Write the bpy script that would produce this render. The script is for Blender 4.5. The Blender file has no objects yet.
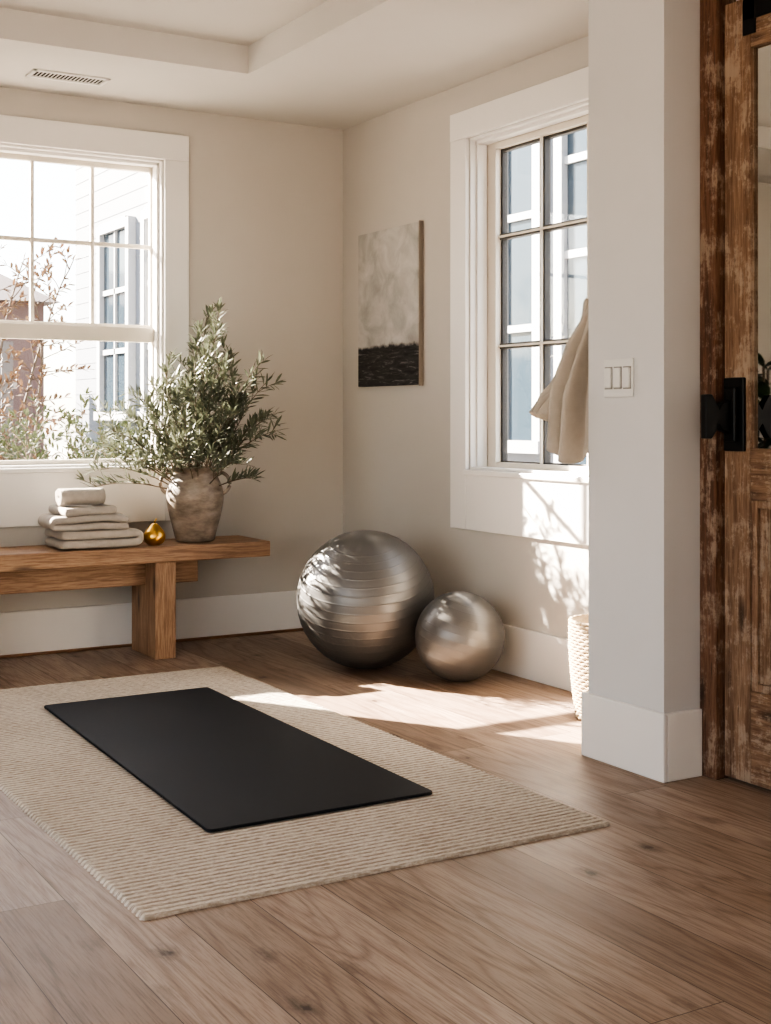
import bpy, bmesh, math, random
from mathutils import Vector, Matrix, noise
random.seed(7)
C = bpy.context.scene.collection

# ---------------------------------------------------------------- helpers
def link(o):
    C.objects.link(o); return o
def empty(name, loc=(0,0,0)):
    e = bpy.data.objects.new(name, None); e.location = loc; e.empty_display_size = .1
    return link(e)
def mesh_obj(name, verts, faces, mat, parent=None, smooth=False, bevel=0, subs=0, solid=0, seg=2):
    me = bpy.data.meshes.new(name); me.from_pydata([tuple(v) for v in verts], [], faces); me.update()
    bm = bmesh.new(); bm.from_mesh(me); bmesh.ops.recalc_face_normals(bm, faces=bm.faces); bm.to_mesh(me); bm.free()
    o = bpy.data.objects.new(name, me); link(o)
    if mat: me.materials.append(mat)
    if smooth:
        for p in me.polygons: p.use_smooth = True
    if parent:
        o.parent = parent
        o.matrix_parent_inverse = Matrix.Translation(-parent.location)
    if solid:
        m = o.modifiers.new('s','SOLIDIFY'); m.thickness = solid; m.offset = 0
    if bevel:
        m = o.modifiers.new('b','BEVEL'); m.width = bevel; m.segments = seg; m.limit_method='ANGLE'
    if subs:
        m = o.modifiers.new('u','SUBSURF'); m.levels = subs; m.render_levels = subs
    return o
def boxes(name, bl, mat, parent=None, bevel=0, seg=2):
    V=[];F=[]
    for (x0,x1,y0,y1,z0,z1) in bl:
        if x0>x1:x0,x1=x1,x0
        if y0>y1:y0,y1=y1,y0
        b=len(V)
        V+= [(x0,y0,z0),(x1,y0,z0),(x1,y1,z0),(x0,y1,z0),(x0,y0,z1),(x1,y0,z1),(x1,y1,z1),(x0,y1,z1)]
        F+= [(b,b+3,b+2,b+1),(b+4,b+5,b+6,b+7),(b,b+1,b+5,b+4),(b+1,b+2,b+6,b+5),(b+2,b+3,b+7,b+6),(b+3,b,b+4,b+7)]
    return mesh_obj(name,V,F,mat,parent,bevel=bevel,seg=seg)
def lathe(name, prof, n, mat, parent=None, center=(0,0,0), rot=None, smooth=True, subs=0):
    V=[];F=[]
    for (r,z) in prof:
        for i in range(n):
            a=2*math.pi*i/n; V.append(Vector((r*math.cos(a), r*math.sin(a), z)))
    for j in range(len(prof)-1):
        for i in range(n):
            F.append((j*n+i, j*n+(i+1)%n, (j+1)*n+(i+1)%n, (j+1)*n+i))
    F.append(tuple(range(n))[::-1]); F.append(tuple((len(prof)-1)*n+i for i in range(n)))
    if rot: V=[rot@v for v in V]
    c=Vector(center); V=[v+c for v in V]
    return mesh_obj(name,V,F,mat,parent,smooth=smooth,subs=subs)
def tube(V,F,pts,rad,n=6):
    b=len(V); L=len(pts)
    for k,p in enumerate(pts):
        d=(pts[min(k+1,L-1)]-pts[max(k-1,0)]).normalized()
        u=d.cross(Vector((0,0,1))); 
        if u.length<1e-3: u=d.cross(Vector((1,0,0)))
        u.normalize(); w=d.cross(u)
        r=rad[k] if hasattr(rad,'__len__') else rad
        for i in range(n):
            a=2*math.pi*i/n; V.append(p+u*(r*math.cos(a))+w*(r*math.sin(a)))
    for k in range(L-1):
        for i in range(n):
            F.append((b+k*n+i,b+k*n+(i+1)%n,b+(k+1)*n+(i+1)%n,b+(k+1)*n+i))
    F.append(tuple(b+i for i in range(n))); F.append(tuple(b+(L-1)*n+i for i in range(n)))

# ---------------------------------------------------------------- materials
class M:
    def __init__(s,name):
        s.m=bpy.data.materials.new(name); s.m.use_nodes=True; s.nt=s.m.node_tree
        s.b=s.nt.nodes['Principled BSDF']; s.out=s.nt.nodes['Material Output']
    def n(s,t,**k):
        x=s.nt.nodes.new(t)
        for a,v in k.items():
            if a in x.inputs and not hasattr(x,a): x.inputs[a].default_value=v
            else: setattr(x,a,v)
        return x
    def l(s,a,b): s.nt.links.new(a,b)
    def pos(s): return s.n('ShaderNodeNewGeometry').outputs['Position']
    def mul(s,vec,v):
        x=s.n('ShaderNodeVectorMath',operation='MULTIPLY'); s.l(vec,x.inputs[0]); x.inputs[1].default_value=v; return x.outputs[0]
    def noise(s,vec,scale,detail=4,rough=.5,dist=0):
        x=s.n('ShaderNodeTexNoise'); x.inputs['Scale'].default_value=scale; x.inputs['Detail'].default_value=detail
        x.inputs['Roughness'].default_value=rough; x.inputs['Distortion'].default_value=dist
        s.l(vec,x.inputs['Vector']); return x.outputs['Fac']
    def ramp(s,fac,stops):
        x=s.n('ShaderNodeValToRGB'); e=x.color_ramp.elements
        while len(e)<len(stops): e.new(.5)
        for i,(p,c) in enumerate(stops):
            if not hasattr(c,'__len__'): c=(c,c,c)
            e[i].position=p; e[i].color=(*c,1) if len(c)==3 else c
        s.l(fac,x.inputs[0]); return x.outputs[0]
    def mix(s,fac,a,b,mode='MIX'):
        x=s.n('ShaderNodeMix',data_type='RGBA',blend_type=mode)
        if hasattr(fac,'is_linked'): s.l(fac,x.inputs[0])
        else: x.inputs[0].default_value=fac
        for v,i in ((a,6),(b,7)):
            if hasattr(v,'is_linked'): s.l(v,x.inputs[i])
            else: x.inputs[i].default_value=(*v,1)
        return x.outputs[2]
    def bump(s,h,strength=.3,dist=.002):
        x=s.n('ShaderNodeBump'); x.inputs['Strength'].default_value=strength; x.inputs['Distance'].default_value=dist
        s.l(h,x.inputs['Height']); s.l(x.outputs[0],s.b.inputs['Normal'])
    def set(s,**k):
        for a,v in k.items():
            a=a.replace('_',' ')
            s.b.inputs[a].default_value=(*v,1) if isinstance(v,tuple) and len(v)==3 else v
def plain(name,col,rough=.6,metal=0,var=.06,scale=6,bump=0,bscale=60,bdist=.002):
    m=M(name); p=m.pos()
    f=m.noise(p,scale,3)
    c=m.mix(f,tuple(x*(1-var) for x in col),tuple(min(1,x*(1+var)) for x in col))
    m.l(c,m.b.inputs['Base Color']); m.set(Roughness=rough,Metallic=metal)
    if bump: m.bump(m.noise(p,bscale,4),bump,bdist)
    return m.m

wall_mat = plain('wall_paint',(.525,.495,.455),.85,bump=.15,bscale=180,bdist=.001,var=.02)
col_mat  = plain('partition_paint',(.60,.59,.585),.8,bump=.15,bscale=180,bdist=.001,var=.02)
ceil_mat = plain('ceiling_paint',(.57,.55,.52),.9,var=.02)
trim_mat = plain('trim_paint',(.77,.75,.725),.4,var=.02)
sash_dark= plain('dark_sash',(.055,.05,.045),.5)
cream_sash=plain('cream_sash',(.72,.67,.59),.45,var=.02)
black_mat= plain('black_iron',(.012,.012,.013),.45,metal=.6,bump=.2,bscale=90)
white_pl = plain('switch_plastic',(.66,.65,.63),.35,var=.01)

def glass(name,refl=.08,tint=(1,1,1)):
    m=M(name); m.nt.nodes.remove(m.b)
    t=m.n('ShaderNodeBsdfTransparent'); t.inputs[0].default_value=(*tint,1)
    g=m.n('ShaderNodeBsdfGlossy'); g.inputs['Roughness'].default_value=.02
    x=m.n('ShaderNodeMixShader'); x.inputs[0].default_value=refl
    m.l(t.outputs[0],x.inputs[1]); m.l(g.outputs[0],x.inputs[2]); m.l(x.outputs[0],m.out.inputs[0])
    return m.m
glass_mat=glass('window_glass',.05)

def floor_material():
    m=M('oak_floor'); p=m.pos()
    s=m.n('ShaderNodeSeparateXYZ'); m.l(p,s.inputs[0])
    c=m.n('ShaderNodeCombineXYZ'); m.l(s.outputs[1],c.inputs[0]); m.l(s.outputs[0],c.inputs[1])
    br=m.n('ShaderNodeTexBrick'); m.l(c.outputs[0],br.inputs['Vector'])
    br.offset=.37; br.offset_frequency=2
    br.inputs['Color1'].default_value=(0,0,0,1); br.inputs['Color2'].default_value=(1,1,1,1)
    br.inputs['Mortar'].default_value=(.5,.5,.5,1)
    br.inputs['Scale'].default_value=1; br.inputs['Mortar Size'].default_value=.0013; br.inputs['Mortar Smooth'].default_value=.3
    br.inputs['Brick Width'].default_value=1.9; br.inputs['Row Height'].default_value=.19
    r=br.outputs['Color']
    rs=m.mul(r,(13,29,47))
    def coords(sx,sy):
        a=m.mul(p,(sx,sy,1)); v=m.n('ShaderNodeVectorMath',operation='ADD'); m.l(a,v.inputs[0]); m.l(rs,v.inputs[1]); return v.outputs[0]
    g1=m.noise(coords(4.5,.45),1.0,2.5,.45,.4)
    w=m.n('ShaderNodeMath',operation='MULTIPLY'); m.l(g1,w.inputs[0]); w.inputs[1].default_value=28
    fr=m.n('ShaderNodeMath',operation='PINGPONG'); m.l(w.outputs[0],fr.inputs[0]); fr.inputs[1].default_value=1
    fine=m.noise(coords(190,7),1,6,.7)
    patch=m.noise(coords(5,1.3),1,5,.6)
    base=m.ramp(r,[(0,(.255,.184,.138)),(.35,(.33,.248,.19)),(.7,(.375,.287,.225)),(1,(.435,.342,.277))])
    c1=m.mix(m.ramp(fr.outputs[0],[(0,0),(.6,.2),(1,.9)]),base,m.mix(1,base,(.69,.64,.61),'MULTIPLY'))
    c2=m.mix(m.ramp(fine,[(.36,1),(.54,0)]),c1,m.mix(1,c1,(.62,.57,.54),'MULTIPLY'))
    c3=m.mix(m.ramp(patch,[(.4,0),(.7,.7)]),c2,m.mix(1,c2,(1.18,1.17,1.15),'MULTIPLY'))
    dk=m.noise(coords(4,1.2),1.5,5,.65)
    c3=m.mix(m.ramp(dk,[(.52,0),(.74,.75)]),c3,m.mix(1,c3,(.64,.54,.46),'MULTIPLY'))
    vo=m.n('ShaderNodeTexVoronoi'); m.l(coords(5.2,3.2),vo.inputs['Vector']); vo.inputs['Scale'].default_value=1
    kn=m.noise(coords(45,20),1,4,.7)
    ka=m.n('ShaderNodeMath',operation='MULTIPLY_ADD'); m.l(kn,ka.inputs[0]); ka.inputs[1].default_value=.27; m.l(vo.outputs['Distance'],ka.inputs[2])
    kk=m.ramp(ka.outputs[0],[(.17,1),(.22,.45),(.33,0)])
    c4=m.mix(kk,c3,(.06,.033,.02))
    c5=m.mix(br.outputs['Fac'],c4,(.07,.045,.03))
    m.l(c5,m.b.inputs['Base Color'])
    ro=m.n('ShaderNodeMapRange'); m.l(fine,ro.inputs[0]); ro.inputs[3].default_value=.42; ro.inputs[4].default_value=.58; m.l(ro.outputs[0],m.b.inputs['Roughness'])
    h=m.n('ShaderNodeMath',operation='SUBTRACT'); m.l(fine,h.inputs[0]); m.l(br.outputs['Fac'],h.inputs[1])
    m.bump(h.outputs[0],.4,.0012)
    return m.m
floor_mat=floor_material()

def wood(name,c_d,c_m,c_l,axis='z',rough=.55,scale=1,knots=True,bs=.4,crack=.0,pale=(.42,.325,.245)):
    m=M(name); p=m.pos()
    st={'z':(22,22,1.3),'x':(1.3,22,22),'y':(22,1.3,22)}[axis]
    v=m.mul(p,tuple(a*scale for a in st))
    g=m.noise(v,1,5,.6,.7)
    v2=m.mul(p,tuple(a*scale*6 for a in st)); f=m.noise(v2,1,4,.7)
    c=m.ramp(g,[(.3,c_d),(.5,c_m),(.72,c_l)])
    c=m.mix(m.ramp(f,[(.4,.85),(.6,0)]),c,m.mix(1,c,(.55,.47,.40),'MULTIPLY'))
    if knots:
        vo=m.n('ShaderNodeTexVoronoi'); k={'z':(9,9,2.6),'x':(2.6,9,9),'y':(9,2.6,9)}[axis]
        m.l(m.mul(p,k),vo.inputs['Vector']); vo.inputs['Scale'].default_value=1
        c=m.mix(m.ramp(vo.outputs['Distance'],[(.08,.9),(.2,0)]),c,tuple(x*.35 for x in c_d))
    h=f
    if crack:
        n3=m.noise(m.mul(p,tuple(a*1.9*(2.2 if a<5 else 1) for a in st)),1,10,.85,.3); n4=m.noise(p,9,5,.75)
        a=m.n('ShaderNodeMath',operation='MULTIPLY'); m.l(n3,a.inputs[0]); m.l(n4,a.inputs[1])
        c=m.mix(m.ramp(a.outputs[0],[(.25,0),(.32,crack)]),c,pale)
        n5=m.noise(m.mul(p,tuple(x*3.2 for x in st)),1,5,.75,.2)
        c=m.mix(m.ramp(n5,[(.31,1),(.39,0)]),c,(.045,.022,.012)); h=n5
    m.l(c,m.b.inputs['Base Color']); m.set(Roughness=rough); m.bump(h,bs,.002 if not crack else .008); return m.m
bench_x=wood('bench_oak_grain',(.27,.16,.095),(.37,.235,.145),(.46,.305,.195),'x')
bench_z=wood('bench_oak_leg',(.27,.16,.095),(.37,.235,.145),(.46,.305,.195),'z')
door_w =wood('reclaimed_door_wood',(.165,.095,.058),(.275,.172,.11),(.36,.245,.165),'z',.8,crack=.75,bs=1)
door_y =wood('reclaimed_rail_wood',(.165,.095,.058),(.275,.172,.11),(.36,.245,.165),'y',.8,crack=.75,bs=1)
post_w =wood('dark_post_wood',(.075,.034,.02),(.16,.078,.045),(.23,.125,.075),'z',.8,crack=.6,bs=1)
shoe_w =wood('shoe_mould',(.20,.10,.05),(.28,.15,.08),(.33,.19,.11),'x',knots=False)

# ---------------------------------------------------------------- room
H=2.716; YB=6.36; XR=3.5; XL=-2.2; YR=-3.0
def wall(name,axis,p0,p1,a0,a1,z0,z1,holes,mat):
    A=sorted({a0,a1,*[h[0] for h in holes],*[h[1] for h in holes]})
    Z=sorted({z0,z1,*[h[2] for h in holes],*[h[3] for h in holes]})
    bl=[]
    for i in range(len(A)-1):
        for j in range(len(Z)-1):
            ca=(A[i]+A[i+1])/2; cz=(Z[j]+Z[j+1])/2
            if any(h[0]<ca<h[1] and h[2]<cz<h[3] for h in holes): continue
            bl.append((A[i],A[i+1],p0,p1,Z[j],Z[j+1]) if axis=='y' else (p0,p1,A[i],A[i+1],Z[j],Z[j+1]))
    return boxes(name,bl,mat)
boxes('floor',[(XL-.2,XR+.2,YR-.2,YB+.2,-.12,0)],floor_mat)
WA0=1.182
wall('wall_back','y',YB,YB+.2,XL-.2,XR+.2,0,2.95,[(WA0,2.46,.9,2.45)],wall_mat)
wall('wall_right','x',XR,XR+.2,3.51,YB,0,2.95,[(4.02,5.135,.9,2.45)],wall_mat)
wall('wall_left','x',XL-.2,XL,YR,YB,0,2.95,[(-1.0,.9,.4,2.4),(1.4,3.9,.3,2.4)],wall_mat)  # both openings are unseen, added to let sky fill in from the left
wall('wall_rear','y',YR-.2,YR,XL-.2,XR+.2,0,2.95,[(-1.7,-.5,.05,2.35)],wall_mat)  # unseen opening added behind the camera, sized for sky fill
wall('wall_partition','y',3.14,3.51,2.88,XR+.2,0,H,[],col_mat)
wall('wall_entry','x',3.12,3.30,YR,3.14,0,2.95,[],col_mat)
tx0,tx1,ty0,ty1=-1.25,2.553,-2.0,5.539
boxes('ceiling',[(XL-.2,tx0,YR-.2,YB+.2,H,2.95),(tx1,XR+.2,YR-.2,YB+.2,H,2.95),
                 (tx0,tx1,YR-.2,ty0,H,2.95),(tx0,tx1,ty1,YB+.2,H,2.95),(tx0,tx1,ty0,ty1,2.844,2.95)],ceil_mat)
bb=.215
boxes('baseboard_back',[(XL,XR,YB-.018,YB,0,bb)],trim_mat,bevel=.004)
boxes('baseboard_right',[(XR-.018,XR,3.51,YB-.018,0,bb)],trim_mat,bevel=.004)
boxes('baseboard_partition',[(2.862,2.88,3.122,3.528,0,bb),(2.88,3.028,3.122,3.14,0,bb),(2.88,XR-.018,3.51,3.528,0,bb)],trim_mat,bevel=.004)
boxes('baseboard_left',[(XL,XL+.018,YR,YB-.018,0,bb)],trim_mat,bevel=.004)
boxes('trim_shoe_back',[(XL+.02,XR-.02,YB-.03,YB-.018,0,.014)],shoe_w,bevel=.004)

def window(name,axis,plane,units,cas0,cas1,style):
    e=empty(name)
    def B(n,l,mat,bevel=0):
        q=[]
        for (a0,a1,o0,o1,z0,z1) in l:
            if axis=='y': q.append((a0,a1,plane+o0,plane+o1,z0,z1))
            else: q.append((plane+o0,plane+o1,a0,a1,z0,z1))
        return boxes(n,q,mat,e,bevel)
    z0,z1=.9,2.45
    lo,hi=cas0+.13,cas1-.13
    B('casing',[(cas0,lo,-.022,0,.62,z1),(hi,cas1,-.022,0,.62,z1),(cas0,cas1,-.024,0,z1,2.58),(lo,hi,-.022,0,.62,.875)],trim_mat,.003)
    B('stool',[(lo-.001,hi+.001,-.035,.0,.875,.9)],trim_mat,.005)
    for (a0,a1) in units:
        B('jamb',[(a0,a0+.012,0,.18,z0,z1),(a1-.012,a1,0,.18,z0,z1),(a0,a1,0,.18,z1-.012,z1),(a0,a1,0,.2,z0,z0+.012),
                  (a0+.012,a0+.026,.03,.085,z0,z1),(a1-.026,a1-.012,.03,.085,z0,z1),(a0,a1,.03,.085,z1-.028,z1-.012)],trim_mat,.002)
        style(B,a0,a1)
    return e
def style_hung(B,a0,a1):
    s=.033; L=a0+s; R=a1-s; w=(R-L)/4
    B('upper_sash',[(a0+.012,L,.10,.13,1.53,2.44),(R,a1-.012,.10,.13,1.53,2.44),(L,R,.10,.13,2.40,2.44),(L,R,.10,.13,1.57,1.615),
        (L,R,.103,.127,2.005,2.025)]+[(L+k*w-.009,L+k*w+.009,.102,.128,1.61,2.40) for k in (1,2,3)],cream_sash,.002)
    B('lower_sash',[(a0+.012,L,.07,.10,.91,1.60),(R,a1-.012,.07,.10,.91,1.60),(L,R,.07,.10,.905,.935),(L,R,.065,.10,1.525,1.60)],cream_sash,.002)
    B('upper_glass',[(L,R,.113,.117,1.6,2.41)],glass_mat); B('lower_glass',[(L,R,.083,.087,.93,1.54)],glass_mat)
def style_grid(B,a0,a1):
    s=.05; L=a0+s; R=a1-.085; w=(R-L)/3
    B('sash',[(a0+.012,L,.09,.14,.91,2.44),(R,a1-.012,.09,.14,.91,2.44),(L,R,.09,.14,2.395,2.44),(L,R,.09,.14,.91,.935)],cream_sash,.002)
    d=[(L,L+.014,.12,.15,.93,2.4),(R-.014,R,.12,.15,.93,2.4),(L,R,.12,.15,2.383,2.4),(L,R,.12,.15,.93,.942)]
    for k in (1,2): d.append((L+k*w-.013,L+k*w+.013,.115,.15,.93,2.4))
    for z in (1.475,1.985): d.append((L,R,.113,.15,z-.013,z+.013))
    B('muntins',d,sash_dark,.002)
    c=[]
    for k in (1,2): c.append((L+k*w-.005,L+k*w+.005,.102,.115,.93,2.4))
    for z in (1.475,1.985): c.append((L,R,.103,.113,z-.005,z+.005))
    B('inner_bars',c,cream_sash,.002)
    B('glass',[(L,R,.128,.132,.93,2.4)],glass_mat)
window('window_1','y',YB,[(WA0,2.46)],WA0-.13,2.59,style_hung)
window('window_2','x',XR,[(4.02,5.135)],3.89,5.265,style_grid)
def frame(name,axis,p,a0,a1,z0,z1,n):
    q=[(a0,a0+.06,z0,z1),(a1-.06,a1,z0,z1),(a0,a1,z1-.06,z1),(a0,a1,z0,z0+.06)]
    for i in range(1,n):
        c=a0+(a1-a0)*i/n; q.append((c-.03,c+.03,z0,z1))
    boxes(name,[(a,b,p-.03,p+.03,c,d) if axis=='y' else (p-.03,p+.03,a,b,c,d) for a,b,c,d in q],trim_mat,bevel=.003)
frame('fill_opening_left_a','x',XL-.1,-1.0,.9,.4,2.4,2); frame('fill_opening_left_b','x',XL-.1,1.4,3.9,.3,2.4,3); frame('fill_opening_rear','y',YR-.1,-1.7,-.5,.05,2.35,1)  # frames for the added, unseen fill-light openings

# vent
e=empty('ceiling_vent',(1.86,6.01,H))
boxes('frame',[(1.68,2.04,5.94,5.962,H-.008,H),(1.68,2.04,6.058,6.08,H-.008,H),(1.68,1.70,5.94,6.08,H-.008,H),(2.02,2.04,5.94,6.08,H-.008,H)],white_pl,e,.002)
boxes('slats',[(1.70+i*.0178,1.7045+i*.0178,5.962,6.058,H-.004,H-.001) for i in range(18)],white_pl,e)
boxes('duct',[(1.70,2.02,5.962,6.058,H-.002,H-.0005)],plain('duct_dark',(.012,.012,.012),.8),e)

# switch
e=empty('light_switch',(2.88,3.35,1.275))
boxes('plate',[(2.873,2.88,3.279,3.423,1.212,1.338)],white_pl,e,.003)
boxes('rocker_frame',[(2.8715,2.8735,3.351+d-.019,3.351+d+.019,1.238,1.312) for d in (-.046,0,.046)],plain('switch_gap',(.25,.24,.22),.6),e)
boxes('rockers',[(2.866,2.874,3.351+d-.016,3.351+d+.016,1.242,1.308) for d in (-.046,0,.046)],white_pl,e,.003)

# ---------------------------------------------------------------- door
e=empty('door_1',(3.08,2.6,0))
dx0,dx1=3.06,3.105
boxes('stiles',[(dx0,dx1,2.95,3.06,.012,2.45),(dx0,dx1,2.05,2.16,.012,2.45)],door_w,e,.004)
boxes('rails',[(dx0,dx1,2.16,2.95,2.29,2.45),(dx0,dx1,2.16,2.95,.89,1.05),(dx0,dx1,2.16,2.95,.012,.30)],door_y,e,.004)
boxes('panel',[(dx0+.018,dx1-.01,2.16,2.95,.30,.89)],door_w,e)
boxes('panel_field',[(dx0+.008,dx0+.02,2.23,2.88,.37,.82)],door_w,e,.006)
boxes('bead',[(dx0+.004,dx0+.02,2.925,2.95,.30,.89),(dx0+.004,dx0+.02,2.16,2.185,.30,.89),(dx0+.004,dx0+.02,2.185,2.925,.30,.325),(dx0+.004,dx0+.02,2.185,2.925,.865,.89)],door_w,e,.003)
mm=M('mirror_glass'); mm.set(Base_Color=(.62,.62,.60),Metallic=1.0,Roughness=.02)
boxes('mirror',[(dx0+.018,dx1-.01,2.16,2.95,1.05,2.29)],mm.m,e)
boxes('hanger_strap',[(dx0-.008,dx0,2.925,2.975,2.33,2.52),(dx0-.008,dx0,2.14,2.19,2.33,2.52)],black_mat,e,.002)
boxes('strap_plate',[(dx0-.008,dx0,2.78,2.975,2.375,2.44)],black_mat,e,.002)
boxes('pull_plate',[(dx0-.012,dx0,2.966,3.052,1.04,1.27)],black_mat,e,.004)
boxes('pull_grip',[(dx0-.03,dx0-.012,2.985,3.035,1.07,1.24)],black_mat,e,.006)
def prism(name,pr,y0,y1,mat,parent,bevel=0):
    n=len(pr); V=[(x,y0,z) for x,z in pr]+[(x,y1,z) for x,z in pr]
    F=[tuple(range(n)),tuple(range(n,2*n))]+[(i,(i+1)%n,n+(i+1)%n,n+i) for i in range(n)]
    return mesh_obj(name,V,F,mat,parent,bevel=bevel)
prism('pull_handle',[(3.03,1.20),(3.00,1.19),(2.985,1.17),(2.975,1.19),(2.955,1.217),(2.93,1.217),(2.93,1.08),(2.955,1.08),(2.975,1.105),(2.985,1.125),(3.00,1.105),(3.03,1.095)],3.005,3.03,black_mat,e,.003)
boxes('door_rail_track',[(3.045,3.055,1.3,3.10,2.535,2.575)],black_mat,bevel=.002)
boxes('trim_door_post',[(3.03,3.12,3.066,3.139,0,H)],post_w,bevel=.004)

# ---------------------------------------------------------------- rug, mat
PITCH=.025
def rug_mat():
    m=M('woven_rug'); p=m.pos()
    a=m.noise(m.mul(p,(90,200,1)),1,3,.6); c=m.noise(m.mul(p,(7,50,1)),1,3,.6)
    col=m.ramp(a,[(.3,(.54,.48,.40)),(.5,(.70,.645,.57)),(.7,(.80,.765,.70))])
    s=m.n('ShaderNodeSeparateXYZ'); m.l(p,s.inputs[0])
    t=m.n('ShaderNodeMath',operation='MULTIPLY_ADD'); m.l(s.outputs[1],t.inputs[0]); t.inputs[1].default_value=2*math.pi/PITCH; t.inputs[2].default_value=-2*math.pi/PITCH*2.875-math.pi/2
    si=m.n('ShaderNodeMath',operation='SINE'); m.l(t.outputs[0],si.inputs[0])
    nb=m.noise(m.mul(p,(30,200,1)),1,3,.6)
    k=m.ramp(si.outputs[0],[(0,.75),(.28,0)])
    kk=m.mix(1,k,m.ramp(nb,[(.35,.3),(.6,1)]),'MULTIPLY')
    col=m.mix(c,col,m.mix(1,col,(.86,.83,.79),'MULTIPLY'))
    col=m.mix(kk,col,(.25,.20,.15))  # grooves between ribs darkened in the colour, as crease shade over the relief
    m.l(col,m.b.inputs['Base Color']); m.set(Roughness=.95); m.bump(a,.9,.005); return m.m
def make_rug():
    x0,x1,y0,y1=1.062,2.442,2.875,5.58; nx=190; ny=int((y1-y0)/PITCH*8)
    V=[];F=[]
    for j in range(ny+1):
        y=y0+(y1-y0)*j/ny
        row=int((y-y0)/PITCH)
        ph=math.sin(2*math.pi*(y-y0)/PITCH-math.pi/2)
        hh=abs(math.cos(math.pi*(y-y0)/PITCH+math.pi/2))**.6
        for i in range(nx+1):
            t=i/nx; x=x0+(x1-x0)*t
            wob=.003*noise.noise(Vector((x*6,y*3,0)))
            ex=0
            if i in(0,nx): ex=(.004*ph+.004*noise.noise(Vector((y*30,i,1))))*(1 if i else -1)
            z=.006+(.0052+.0016*noise.noise(Vector((x*40,row*3.7,5))))*hh
            if i in(0,nx) or j in (0,ny): z=.003
            V.append((x+ex,y+wob,z))
    w=nx+1
    for j in range(ny):
        for i in range(nx): F.append((j*w+i,j*w+i+1,(j+1)*w+i+1,(j+1)*w+i))
    rim=[i for i in range(w)]+[j*w+nx for j in range(1,ny+1)]+[ny*w+i for i in range(nx-1,-1,-1)]+[j*w for j in range(ny-1,0,-1)]
    b=len(V)
    for r in rim: V.append((V[r][0],V[r][1],.0002))
    n=len(rim)
    for k in range(n): F.append((rim[k],rim[(k+1)%n],b+(k+1)%n,b+k))
    mesh_obj('area_rug',V,F,rug_mat(),smooth=True)
make_rug()
def make_mat():
    c=[(1.425,3.350),(2.156,3.350),(2.176,5.125),(1.487,5.125)]
    P=[]; r=.018
    for k in range(4):
        p=Vector(c[k]); a=(Vector(c[k-1])-p).normalized(); b=(Vector(c[(k+1)%4])-p).normalized()
        for t in range(6):
            s=t/5; q=(p+a*r)*(1-s)**2+p*2*s*(1-s)+(p+b*r)*s*s; P.append(q)
    n=len(P); V=[(q.x,q.y,.0132) for q in P]+[(q.x,q.y,.0225) for q in P]
    F=[tuple(range(n)),tuple(range(n,2*n))]+[(i,(i+1)%n,n+(i+1)%n,n+i) for i in range(n)]
    m=M('rubber_mat'); p=m.pos(); f=m.noise(p,3,4); 
    m.l(m.mix(f,(.008,.009,.0118),(.0135,.0152,.0195)),m.b.inputs['Base Color']); m.set(Roughness=.62); m.bump(m.noise(p,420,2),.5,.001)
    m.b.inputs['Specular IOR Level'].default_value=.28
    mesh_obj('yoga_mat',V,F,m.m,bevel=.002)
make_mat()

# ---------------------------------------------------------------- balls
bm_=M('ball_vinyl'); p=bm_.pos(); f=bm_.noise(p,5,3)
bm_.l(bm_.mix(f,(.14,.137,.134),(.162,.159,.155)),bm_.b.inputs['Base Color']); bm_.set(Metallic=.6,Roughness=.42)
bm_.b.inputs['Coat Weight'].default_value=.25; bm_.b.inputs['Coat Roughness'].default_value=.18
def ball(name,c,R,rot,step,lo,hi,h):
    prof=[]; N=720
    for k in range(N+1):
        th=math.radians(.3+179.4*k/N); deg=math.degrees(th); rad=R-h
        if lo<deg<hi:
            d=abs(((deg-lo)/step+.5)%1-.5)*step
            rad+=h*math.exp(-(d/.5)**2)
        prof.append((rad*math.sin(th),-rad*math.cos(th)))
    lathe(name,prof,160,bm_.m,center=c,rot=rot)
ball('exercise_ball',(3.005,5.247,.315),.315,Matrix.Rotation(math.radians(-10),3,'Y')@Matrix.Rotation(math.radians(14),3,'X'),7,32,152,.0009)
ball('exercise_ball',(3.205,4.775,.195),.195,Matrix.Rotation(math.radians(10),3,'Y')@Matrix.Rotation(math.radians(12),3,'X'),10,35,148,.0006)

# ---------------------------------------------------------------- bench
e=empty('wooden_bench',(2.0,6.08,0))
boxes('seat',[(.95,2.84,5.90,6.275,.46,.535)],bench_x,e,.006,3)
boxes('legs',[(2.251,2.356,5.925,6.25,0,.46),(1.33,1.435,5.925,6.25,0,.46)],bench_z,e,.005)
boxes('beam',[(1.16,2.251,6.05,6.12,.34,.46),(2.356,2.52,6.05,6.12,.34,.46)],bench_x,e,.004)

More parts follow.
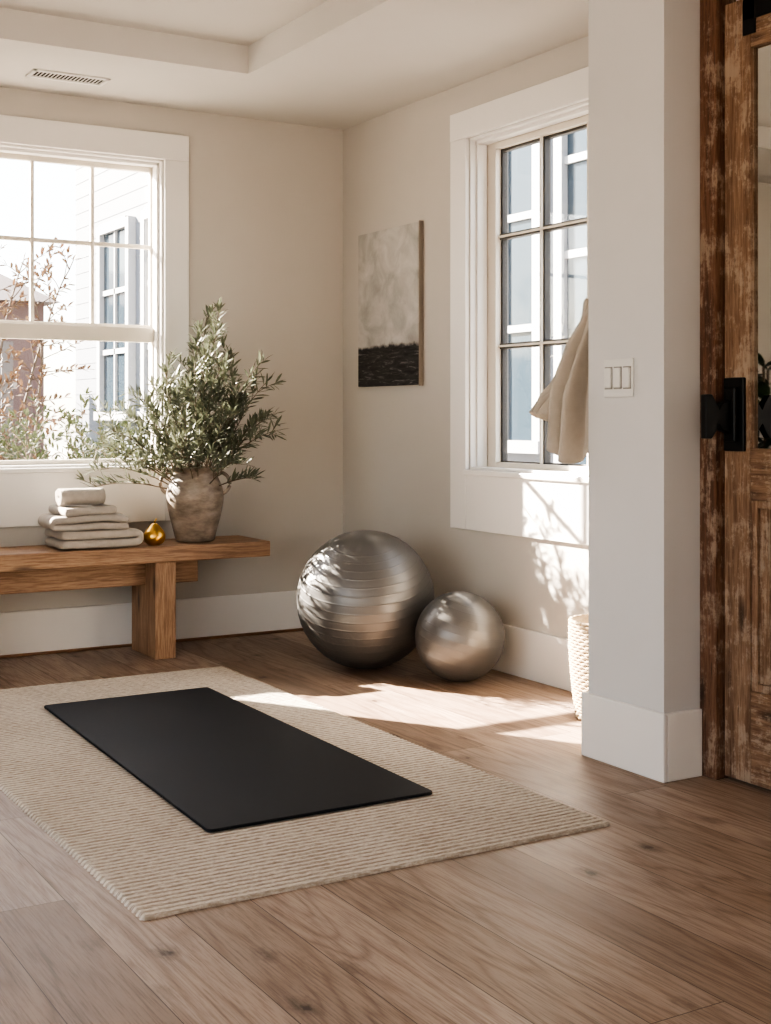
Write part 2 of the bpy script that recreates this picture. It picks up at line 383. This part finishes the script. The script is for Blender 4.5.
# ---------------------------------------------------------------- towels
tm=M('linen_towel'); p=tm.pos()
tm.l(tm.mix(tm.noise(p,40,4),(.42,.375,.325),(.60,.545,.48)),tm.b.inputs['Base Color']); tm.set(Roughness=.95); tm.bump(tm.noise(p,260,4,.7),1,.008)
tw=empty('towel_stack',(1.98,6.07,.535))
def towel(cx,cy,zb,w,d,layers,t,rot,flip=1):
    th=t*.93; path=[]
    for k in range(layers):
        z=t*(k+.5); xs=[-w/2+w*i/14 for i in range(15)]
        if k%2: xs=xs[::-1]
        path+=[(x,z) for x in xs]
        if k<layers-1:
            sx=1 if k%2==0 else -1
            for a in (-60,-30,0,30,60):
                path.append((sx*(w/2+t*.5*math.cos(math.radians(a))),t*(k+1)+t*.5*math.sin(math.radians(a))))
    V=[];F=[];ny=12
    R=Matrix.Rotation(math.radians(rot),3,'Z')
    for j in range(ny+1):
        y=-d/2+d*j/ny
        for i,(x,z) in enumerate(path):
            n=noise.noise(Vector((x*9+cx*5,y*9,zb*50)))
            n2=noise.noise(Vector((x*14,z*40,zb*30)))
            v=R@Vector((x*flip+.004*n,y*(1+.03*n2)+.008*n2,z+.007*n+.004*n2))
            V.append((v.x+cx,v.y+cy,max(v.z+zb,zb+th/2-.001)))
    w_=len(path)
    for j in range(ny):
        for i in range(w_-1): F.append((j*w_+i,j*w_+i+1,(j+1)*w_+i+1,(j+1)*w_+i))
    mesh_obj('towel',V,F,tm.m,tw,smooth=True,solid=th,subs=1)
    return zb+t*layers
z=.538
z=towel(1.98,6.06,z,.36,.27,2,.042,1)
z=towel(1.965,6.065,z,.34,.26,2,.034,-3,-1)
z=towel(1.945,6.07,z,.25,.24,1,.040,4)
path=[]
for k in range(60):
    a=k*.33; r=.006+.00155*k*.33*1.05; path.append((r*math.cos(a),r*math.sin(a)))
rmax=.006+.00155*59*.33*1.05
V=[];F=[];nn=10
for j in range(nn+1):
    s=-.105+.21*j/nn
    for (a,b) in path:
        V.append((1.935+s,6.06+a*1.3,z+rmax+.008+b*1.1+.003*noise.noise(Vector((s*20,a*40,b*40)))))
w_=len(path)
for j in range(nn):
    for i in range(w_-1): F.append((j*w_+i,j*w_+i+1,(j+1)*w_+i+1,(j+1)*w_+i))
mesh_obj('rolled_towel',V,F,tm.m,tw,smooth=True,solid=.0095)

# brass ornament
br=plain('brass',(.70,.43,.12),.28,metal=1,var=.08,bump=.1,bscale=20)
e=empty('brass_pear_ornament',(2.27,5.99,.535))
prof=[(.012,0),(.03,.002),(.045,.013),(.053,.032),(.053,.05),(.045,.068),(.032,.082),(.022,.095),(.014,.103),(.004,.106)]
lathe('body',prof,40,br,e,(2.272,5.99,.535),subs=1)
V=[];F=[];tube(V,F,[Vector((2.272,5.99,.64)),Vector((2.274,5.988,.652)),Vector((2.28,5.985,.662))],[.004,.003,.004],8); mesh_obj('stem',V,F,br,e,smooth=True)

# ---------------------------------------------------------------- vase + olive branches
vm=M('aged_ceramic'); p=vm.pos()
c=vm.ramp(vm.noise(vm.mul(p,(1,1,2.5)),9,6,.65),[(.3,(.12,.092,.068)),(.5,(.235,.19,.15)),(.7,(.34,.29,.24))])
vm.l(c,vm.b.inputs['Base Color']); vm.set(Roughness=.5,Metallic=.05); vm.bump(vm.noise(vm.mul(p,(1,1,4)),14,5,.6),.5,.006)
VX,VY,VZ=2.511,6.067,.535
pv=empty('olive_branch_vase',(VX,VY,VZ))
prof=[(.001,0),(.085,0),(.095,.006),(.105,.05),(.124,.12),(.139,.19),(.142,.235),(.132,.275),(.116,.305),(.108,.325),(.112,.345),(.126,.36),(.13,.366),(.122,.368),(.104,.35),(.098,.325),(.12,.27),(.125,.2),(.09,.03),(.001,.025)]
lathe('vase',prof,64,vm.m,pv,(VX,VY,VZ),subs=1)
V=[];F=[]
for sgn in (-1,1):
    dr=Vector((.86,-.51,0))*sgn
    pts=[]
    for k in range(13):
        a=math.radians(-80+160*k/12)
        pts.append(Vector((VX,VY,VZ+.285))+dr*(.115+.055*math.cos(a))+Vector((0,0,.055*math.sin(a))))
    tube(V,F,pts,.009,10)
mesh_obj('handles',V,F,vm.m,pv,smooth=True)

def leaf_material(name,c0,c1,c2,rough=.5,trans=.25,back=(.33,.36,.28)):
    m=M(name); p=m.pos(); f=m.noise(p,35,2)
    c=m.ramp(f,[(.3,c0),(.5,c1),(.7,c2)]); g=m.n('ShaderNodeNewGeometry')
    c=m.mix(g.outputs['Backfacing'],c,m.mix(.5,c,back))
    m.l(c,m.b.inputs['Base Color']); m.set(Roughness=rough)
    t=m.n('ShaderNodeBsdfTranslucent'); m.l(c,t.inputs[0])
    x=m.n('ShaderNodeMixShader'); x.inputs[0].default_value=trans
    m.l(m.b.outputs[0],x.inputs[1]); m.l(t.outputs[0],x.inputs[2]); m.l(x.outputs[0],m.out.inputs[0]); return m.m
olive=leaf_material('olive_leaf',(.026,.038,.019),(.060,.076,.040),(.15,.165,.10),trans=.18,back=(.21,.225,.165))
bark=plain('olive_bark',(.13,.10,.07),.8,bump=.4)
def leaf(V,F,p,d,L,W,up):
    d=d.normalized(); s=d.cross(up)
    if s.length<1e-3: s=Vector((1,0,0))
    s.normalize(); n=s.cross(d)
    b=len(V); st=[(0,.12),(.25,.8),(.55,1),(.82,.6),(1,.03)]
    bend=random.uniform(-.12,.2)
    for t,w in st:
        c=p+d*(L*t)-n*(bend*L*t*t)
        V.append(c-s*(W*w/2)+n*(W*w*.16)); V.append(c); V.append(c+s*(W*w/2)+n*(W*w*.16))
    for k in range(4):
        a=b+k*3; F.append((a,a+1,a+4,a+3)); F.append((a+1,a+2,a+5,a+4))
def grow(V,F,LV,LF,p,d,length,r,rnd,leafL,limit,droop=.12,leafy=.25,step=.03,wr=.2,zmin=-9,wander=.10):
    pts=[p.copy()]; n=max(3,int(length/step)); q=p.copy(); dd=d.normalized()
    for k in range(n):
        dd=(dd+Vector((rnd.uniform(-1,1),rnd.uniform(-1,1),rnd.uniform(-.6,.6)))*wander+Vector((0,0,-droop*.25*(k/n)))).normalized()
        q=q+dd*step
        if q.y>limit: q.y=limit; dd.y=-abs(dd.y)
        pts.append(q.copy())
        t=k/n
        if t>leafy:
            for sg in (-1,1):
                ax=dd.cross(Vector((rnd.uniform(-1,1),rnd.uniform(-1,1),rnd.uniform(-1,1)))).normalized()
                ld=(dd*.75+ax*sg*.9+Vector((0,0,.1))).normalized()
                L=leafL*rnd.uniform(.65,1.15)
                tip=q+ld*L
                if tip.y>limit+.01: ld.y=-abs(ld.y)
                if tip.z<zmin: ld.z=abs(ld.z)
                leaf(LV,LF,q,ld,L,L*wr,Vector((rnd.uniform(-.5,.5),rnd.uniform(-.9,0),1)))
    leaf(LV,LF,q,dd,leafL,leafL*wr,Vector((0,0,1)))
    tube(V,F,pts,[r*(1-.75*k/len(pts)) for k in range(len(pts))],5)
    return pts
rnd=random.Random(11); V=[];F=[];LV=[];LF=[]
Rv=Vector((.86,-.51,0)); Fv=Vector((.51,.86,0)); mouth=Vector((VX,VY,VZ+.33))
stems=[(-.95,.55,-.1,.42,.3),(-.9,.80,.1,.44,.2),(-.7,1.05,-.5,.52,.2),(-.55,1.1,.2,.54,.2),(-.38,1.2,-.4,.54,.15),(-.22,1.3,.1,.60,.1),(-.08,1.3,-.4,.60,.1),
       (.10,1.4,0,.84,.0),(.20,1.5,-.1,.87,.02),(.27,1.3,-.4,.66,.1),(.42,1.3,.1,.68,.12),(.52,1.2,-.4,.60,.18),(.58,1.15,.05,.60,.2),(.66,.95,-.5,.46,.25),(.66,.85,-.1,.43,.25),(.75,.45,-.4,.26,.3),(-.98,.34,-.3,.42,.25),
       (-.5,.6,-.9,.34,.25),(.0,.8,-.9,.40,.25),(.5,.6,-.9,.34,.25),(.3,1.0,.3,.56,.1),(-.3,1.0,.3,.48,.1),(-.15,.65,-.7,.30,.2),(.2,.6,-.7,.30,.2),(.1,1.0,-.3,.54,.1),(.4,.9,-.2,.48,.15),(-.1,1.0,.2,.52,.1),(-.35,.9,-.2,.46,.15),(-.8,.65,-.4,.42,.2),(.2,1.3,.2,.72,.05),(.0,1.2,.1,.62,.05),
       (-.6,.9,-.3,.50,.15),(-.45,.7,.0,.44,.15),(-.2,.9,-.6,.42,.15),(.35,1.0,-.6,.46,.15),(.55,.85,.1,.46,.2),(.15,.8,-.8,.36,.2),(-.7,.8,-.1,.46,.15),(.3,.75,-.1,.40,.15),(-.05,.75,-.4,.36,.15)]
for (a,u,f,L,dr) in stems:
    d=(Rv*a+Fv*f*.7+Vector((0,0,u))).normalized()
    st=mouth+Rv*a*.05+Fv*f*.03+Vector((0,0,-.1))
    pts=grow(V,F,LV,LF,st,d,L+.05,.0042,rnd,.068,6.29,dr,.34,.024,zmin=.92,wander=.07)
    for k in range(6,len(pts)-1,2):
        if rnd.random()<.9:
            dd=(pts[k+1]-pts[k]).normalized()
            ax=Vector((rnd.uniform(-1,1),rnd.uniform(-1,.7),rnd.uniform(-.3,.8))).normalized()
            grow(V,F,LV,LF,pts[k],(dd*.9+ax*.7),rnd.uniform(.06,.13),.002,rnd,.062,6.29,.3,.05,.018,zmin=.92)
mesh_obj('branches',V,F,bark,pv,smooth=True); mesh_obj('leaves',LV,LF,olive,pv,smooth=True)

# ---------------------------------------------------------------- canvas painting
def painting_mat():
    m=M('abstract_canvas'); p=m.pos(); s=m.n('ShaderNodeSeparateXYZ'); m.l(p,s.inputs[0])
    n1=m.noise(m.mul(p,(1,3,3)),2.2,5,.6,.5); sky=m.ramp(n1,[(.3,(.31,.295,.275)),(.5,(.44,.42,.395)),(.7,(.56,.54,.51))])
    n2=m.noise(m.mul(p,(1,6,40)),1.5,5,.7,.8); dark=m.ramp(n2,[(.35,(.014,.013,.013)),(.55,(.04,.038,.037)),(.68,(.20,.19,.18))])
    n3=m.noise(m.mul(p,(1,9,9)),1,5,.7)
    a=m.n('ShaderNodeMath',operation='MULTIPLY_ADD'); m.l(n3,a.inputs[0]); a.inputs[1].default_value=.08; m.l(s.outputs[2],a.inputs[2])
    r=m.n('ShaderNodeMapRange'); m.l(a.outputs[0],r.inputs[0]); r.inputs[1].default_value=1.54; r.inputs[2].default_value=1.56
    m.l(m.mix(r.outputs[0],dark,sky),m.b.inputs['Base Color']); m.set(Roughness=.8); m.bump(n2,.3,.003); return m.m
e=empty('abstract_painting',(3.48,5.81,1.7))
boxes('canvas',[(3.47,3.498,5.54,6.14,1.305,2.11)],painting_mat(),e,.003)
boxes('frame_edge',[(3.474,3.499,5.533,5.54,1.30,2.115)],plain('frame_dark',(.22,.19,.16),.6),e,.002)

# ---------------------------------------------------------------- basket
e=empty('woven_basket',(3.315,3.90,0))
V=[];F=[]; bx,by=3.315,3.90; n=96
rows=30
wick=plain('seagrass',(.40,.315,.215),.85,var=.35,scale=70,bump=.6,bscale=200)
for k in range(rows):
    z=.008+k*.0125; t=k/rows; R0=.130+.026*math.sin(t*1.9)
    pts=[]
    for i in range(n+1):
        a=2*math.pi*i/n; rr_=R0+.005*math.cos(a*24+(k%2)*math.pi)
        pts.append(Vector((bx+rr_*math.cos(a),by+rr_*math.sin(a),z)))
    tube(V,F,pts,.0066,6)
mesh_obj('weave',V,F,wick,e,smooth=True)
lathe('liner',[(.001,.006),(.118,.006),(.145,.2),(.149,.37),(.144,.37),(.14,.2),(.112,.012),(.001,.012)],48,wick,e,(bx,by,0))

# ---------------------------------------------------------------- hanging linen jacket
lin=M('linen_fabric'); p=lin.pos(); lin.l(lin.mix(lin.noise(p,30,4),(.47,.415,.35),(.58,.525,.455)),lin.b.inputs['Base Color']); lin.set(Roughness=.95); lin.bump(lin.noise(p,500,2),.6,.002)
e=empty('hanging_linen_jacket',(3.08,3.56,1.56))
V=[];F=[]; tube(V,F,[Vector((3.08,3.505,1.60)),Vector((3.08,3.55,1.59)),Vector((3.08,3.58,1.60)),Vector((3.08,3.59,1.625))],.006,8); mesh_obj('hook',V,F,black_mat,e,smooth=True)
def sheet(name,fn,nu,nv):
    V=[fn(i/nu,j/nv) for j in range(nv+1) for i in range(nu+1)]; w=nu+1
    F=[(j*w+i,j*w+i+1,(j+1)*w+i+1,(j+1)*w+i) for j in range(nv) for i in range(nu)]
    mesh_obj(name,V,F,lin.m,e,smooth=True,solid=.006)
def body(s,t):
    a=2*math.pi*s; w=.035+.166*min(1,t*1.6)**.6; dp=.02+.06*t**.8
    g=min(1,t*3)
    fold=1+.17*math.sin(a*7+t*2.2)*g+.11*math.sin(a*15+2+t*3)*g
    x=3.07-.01*t+w*math.cos(a)*fold; y=3.60+.035*t+dp*math.sin(a)*fold
    z=1.60-.575*t-.03*math.sin(a*2+1)*t-.012*math.sin(a*9)*t
    return Vector((x,max(y,3.532),z))
sheet('coat_body',body,140,50)
def sleeve(s,t):
    a=2*math.pi*s
    c=Vector((3.02,3.61,1.52)).lerp(Vector((2.855,3.72,1.145)),t)+Vector((.035,0,.0))*math.sin(t*math.pi)
    r=.05-.008*t
    fold=1+.16*math.sin(a*4+t*7)+.08*math.sin(a*9-t*12)+.06*math.sin(t*30+a*2)
    d=Vector((-.25,.10,-.39)).normalized(); u=Vector((-.39,0,.25)).normalized(); w=d.cross(u)
    return c+u*(r*math.cos(a)*1.25*fold)+w*(r*math.sin(a)*.55*fold)+d*(.02*math.sin(a+1)*t)
sheet('sleeve',sleeve,60,50)

# ---------------------------------------------------------------- potted plant (seen in door mirror)
e=empty('potted_rubber_plant',(.1,5.7,0))
lathe('pot',[(.001,0),(.12,0),(.15,.15),(.165,.32),(.155,.32),(.14,.28),(.001,.28)],48,plain('pot_clay',(.5,.48,.45),.6),e,(.1,5.7,0))
V=[];F=[];LV=[];LF=[]; rnd=random.Random(3)
for k in range(8):
    a=k*.8; d=Vector((math.cos(a)*.25,math.sin(a)*.25,1)).normalized(); p0=Vector((.1,5.7,.27)); pts=[p0+d*(1.2*t/12) for t in range(13)]
    tube(V,F,pts,.008,6)
    for q in pts[3:]:
        for s in range(3):
            b=rnd.uniform(0,6.28); ld=Vector((math.cos(b),math.sin(b)*.6,rnd.uniform(-.1,.8))).normalized()
            leaf(LV,LF,q,ld,rnd.uniform(.15,.22),.10,Vector((0,0,1)))
mesh_obj('stems',V,F,bark,e,smooth=True); mesh_obj('leaves',LV,LF,leaf_material('dark_leaf',(.01,.025,.012),(.02,.045,.02),(.04,.07,.03),.3,.1,(.05,.08,.04)),e,smooth=True)

# ---------------------------------------------------------------- exterior
boxes('ground_outside',[(-40,40,-40,60,-.35,-.2)],plain('patio_ground',(.30,.28,.25),.9,var=.15,scale=2))
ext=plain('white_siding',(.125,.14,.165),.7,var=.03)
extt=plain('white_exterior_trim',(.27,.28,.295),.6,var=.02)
extg=M('building_glass'); extg.set(Base_Color=(.03,.045,.06),Roughness=.08,Metallic=.0); extg.b.inputs['Specular IOR Level'].default_value=.3
e=empty('neighbor_house',(8,10,0))
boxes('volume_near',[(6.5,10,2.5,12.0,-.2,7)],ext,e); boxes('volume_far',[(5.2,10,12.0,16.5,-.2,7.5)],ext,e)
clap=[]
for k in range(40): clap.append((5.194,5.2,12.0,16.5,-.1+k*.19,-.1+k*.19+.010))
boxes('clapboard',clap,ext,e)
def hwin(xp,y0,y1,z0,z1,ny,nz):
    boxes('pane',[(xp-.01,xp+.02,y0,y1,z0,z1)],extg.m,e)
    q=[(xp-.07,xp+.02,y0-.1,y0,z0-.1,z1+.1),(xp-.07,xp+.02,y1,y1+.1,z0-.1,z1+.1),(xp-.07,xp+.02,y0,y1,z1,z1+.12),(xp-.1,xp+.02,y0-.12,y1+.12,z0-.1,z0)]
    for i in range(1,ny): c=y0+(y1-y0)*i/ny; q.append((xp-.04,xp,c-.02,c+.02,z0,z1))
    for i in range(1,nz): c=z0+(z1-z0)*i/nz; q.append((xp-.04,xp,y0,y1,c-.03,c+.03))
    boxes('house_window_trim',q,extt,e)
hwin(6.48,8.52,10.2,.95,4.6,4,4); hwin(6.48,7.2,8.14,.2,4.6,2,6)
hwin(5.18,12.9,13.8,1.2,3.3,2,3); hwin(5.18,14.4,15.3,1.2,3.3,2,3); hwin(5.18,12.9,13.8,4.4,6.2,2,2); hwin(5.18,14.4,15.3,4.4,6.2,2,2)
e=empty('garden_fence',(0,17,0))
boxes('boards',[(-6+i*.16,-6+i*.16+.145,17,17.03,-.2,2.1) for i in range(66)],plain('fence_wood',(.12,.11,.105),.8,var=.2),e)
boxes('rail',[(-6,4.6,17.03,17.07,.2,.3),(-6,4.6,17.03,17.07,1.5,1.6)],plain('fence_rail',(.3,.27,.24),.8),e)
e=empty('brick_house',(5,34,0))
brk=plain('brick_red',(.10,.062,.055),.85,var=.2,scale=3)
boxes('house_body',[(-8,9.3,32,38,-.2,3.9)],brk,e)
V=[(-8.4,31.6,3.9),(9.6,31.6,3.9),(9.6,38.4,3.9),(-8.4,38.4,3.9),(-7,35,5.1),(8.5,35,5.1)]
mesh_obj('roof',V,[(0,1,5,4),(1,2,5),(2,3,4,5),(3,0,4),(0,3,2,1)],plain('roof_shingle',(.08,.065,.065),.9),e)
boxes('house_window',[(x,x+1.2,31.9,32.0,1.3,2.9) for x in (-5,-2,1.5,4.5,7.2)],extt,e)
e=empty('garden_tree',(2.7,11.4,0)); rnd=random.Random(5); V=[];F=[];LV=[];LF=[]
for k in range(7):
    a=rnd.uniform(0,6.28); d=Vector((math.cos(a)*.20,math.sin(a)*.2,1)).normalized()
    pts=grow(V,F,LV,LF,Vector((3.0,11.6,-.22)),d,2.8+rnd.uniform(-.4,.5),.022,rnd,.08,99,0,.4,.12,.4)
    for i in range(7,len(pts)-1,1):
        b=Vector((rnd.uniform(-1,1),rnd.uniform(-1,1),rnd.uniform(0,1)))
        grow(V,F,LV,LF,pts[i],b,rnd.uniform(.25,.5),.006,rnd,.08,99,0,.2,.05,.4)
mesh_obj('trunk',V,F,plain('tree_bark',(.08,.06,.045),.9),e); mesh_obj('foliage',LV,LF,leaf_material('autumn_leaf',(.08,.03,.02),(.12,.06,.03),(.11,.10,.04),.6,.25,(.11,.07,.04)),e)
e=empty('garden_shrub',(2.8,8.9,0)); V=[];F=[];LV=[];LF=[]
for k in range(80):
    a=rnd.uniform(0,6.28); rr_=rnd.uniform(0,.75)
    p0=Vector((2.75+rr_*math.cos(a)*1.2,8.9+rr_*math.sin(a)*.6,-.2))
    d=Vector((rnd.uniform(-.3,.3),rnd.uniform(-.3,.3),1))
    pts=grow(V,F,LV,LF,p0,d,rnd.uniform(1.0,1.5),.006,rnd,.055,99,.1,.15,.04,.4)
    for i in range(4,len(pts)-1,3):
        grow(V,F,LV,LF,pts[i],Vector((rnd.uniform(-1,1),rnd.uniform(-1,1),.6)),.2,.003,rnd,.055,99,.1,.0,.035,.4)
mesh_obj('twigs',V,F,bark,e); mesh_obj('foliage',LV,LF,leaf_material('shrub_leaf',(.012,.022,.008),(.03,.045,.014),(.07,.08,.03),.7,.15,(.05,.06,.03)),e)

# ---------------------------------------------------------------- light
w=bpy.data.worlds.new('sky'); bpy.context.scene.world=w; w.use_nodes=True; nt=w.node_tree
sk=nt.nodes.new('ShaderNodeTexSky'); sk.sky_type='NISHITA'; sk.sun_disc=False; sk.sun_elevation=math.radians(30); sk.sun_rotation=math.radians(-31)
mx=nt.nodes.new('ShaderNodeMix'); mx.data_type='RGBA'; mx.inputs[0].default_value=.85; mx.inputs[7].default_value=(1,.98,.96,1)
nt.links.new(sk.outputs[0],mx.inputs[6]); bg=nt.nodes['Background']; nt.links.new(mx.outputs[2],bg.inputs[0]); bg.inputs[1].default_value=3.15
s=bpy.data.lights.new('sun','SUN'); s.energy=85; s.angle=math.radians(.5); s.color=(1,.88,.74)
so=bpy.data.objects.new('sun',s); link(so); so.location=(-4,14,10); so.rotation_euler=Vector((.52,-.85,-.54)).to_track_quat('-Z','Y').to_euler()
def portal(name,loc,rot,sx,sy):
    a=bpy.data.lights.new(name,'AREA'); a.shape='RECTANGLE'; a.size=sx; a.size_y=sy; a.cycles.is_portal=True
    o=bpy.data.objects.new(name,a); link(o); o.location=loc; o.rotation_euler=rot
P=math.pi/2
portal('sky_portal_rear',(-1.1,YR-.25,1.2),(P,0,0),1.2,2.3)
portal('sky_portal_left',(XL-.25,-.05,1.4),(P,0,-P),1.9,2.0)
portal('sky_portal_left',(XL-.25,2.65,1.35),(P,0,-P),2.5,2.1)
portal('sky_portal_back',(1.82,YB+.25,1.67),(P,0,math.pi),1.28,1.55)
portal('sky_portal_right',(XR+.25,4.58,1.67),(P,0,P),1.13,1.55)
vs=bpy.context.scene.view_settings
vs.view_transform='AgX'; vs.look='AgX - High Contrast'

# ---------------------------------------------------------------- camera
cd=bpy.data.cameras.new('camera'); cam=bpy.data.objects.new('camera',cd); link(cam)
cam.location=(0,0,1.15); cam.rotation_euler=(P,0,-math.radians(30.66))
cd.sensor_fit='HORIZONTAL'; cd.sensor_width=36; cd.lens=1325/771*36
cd.shift_y=-(512-416)/771; cd.clip_start=.05
bpy.context.scene.camera=cam
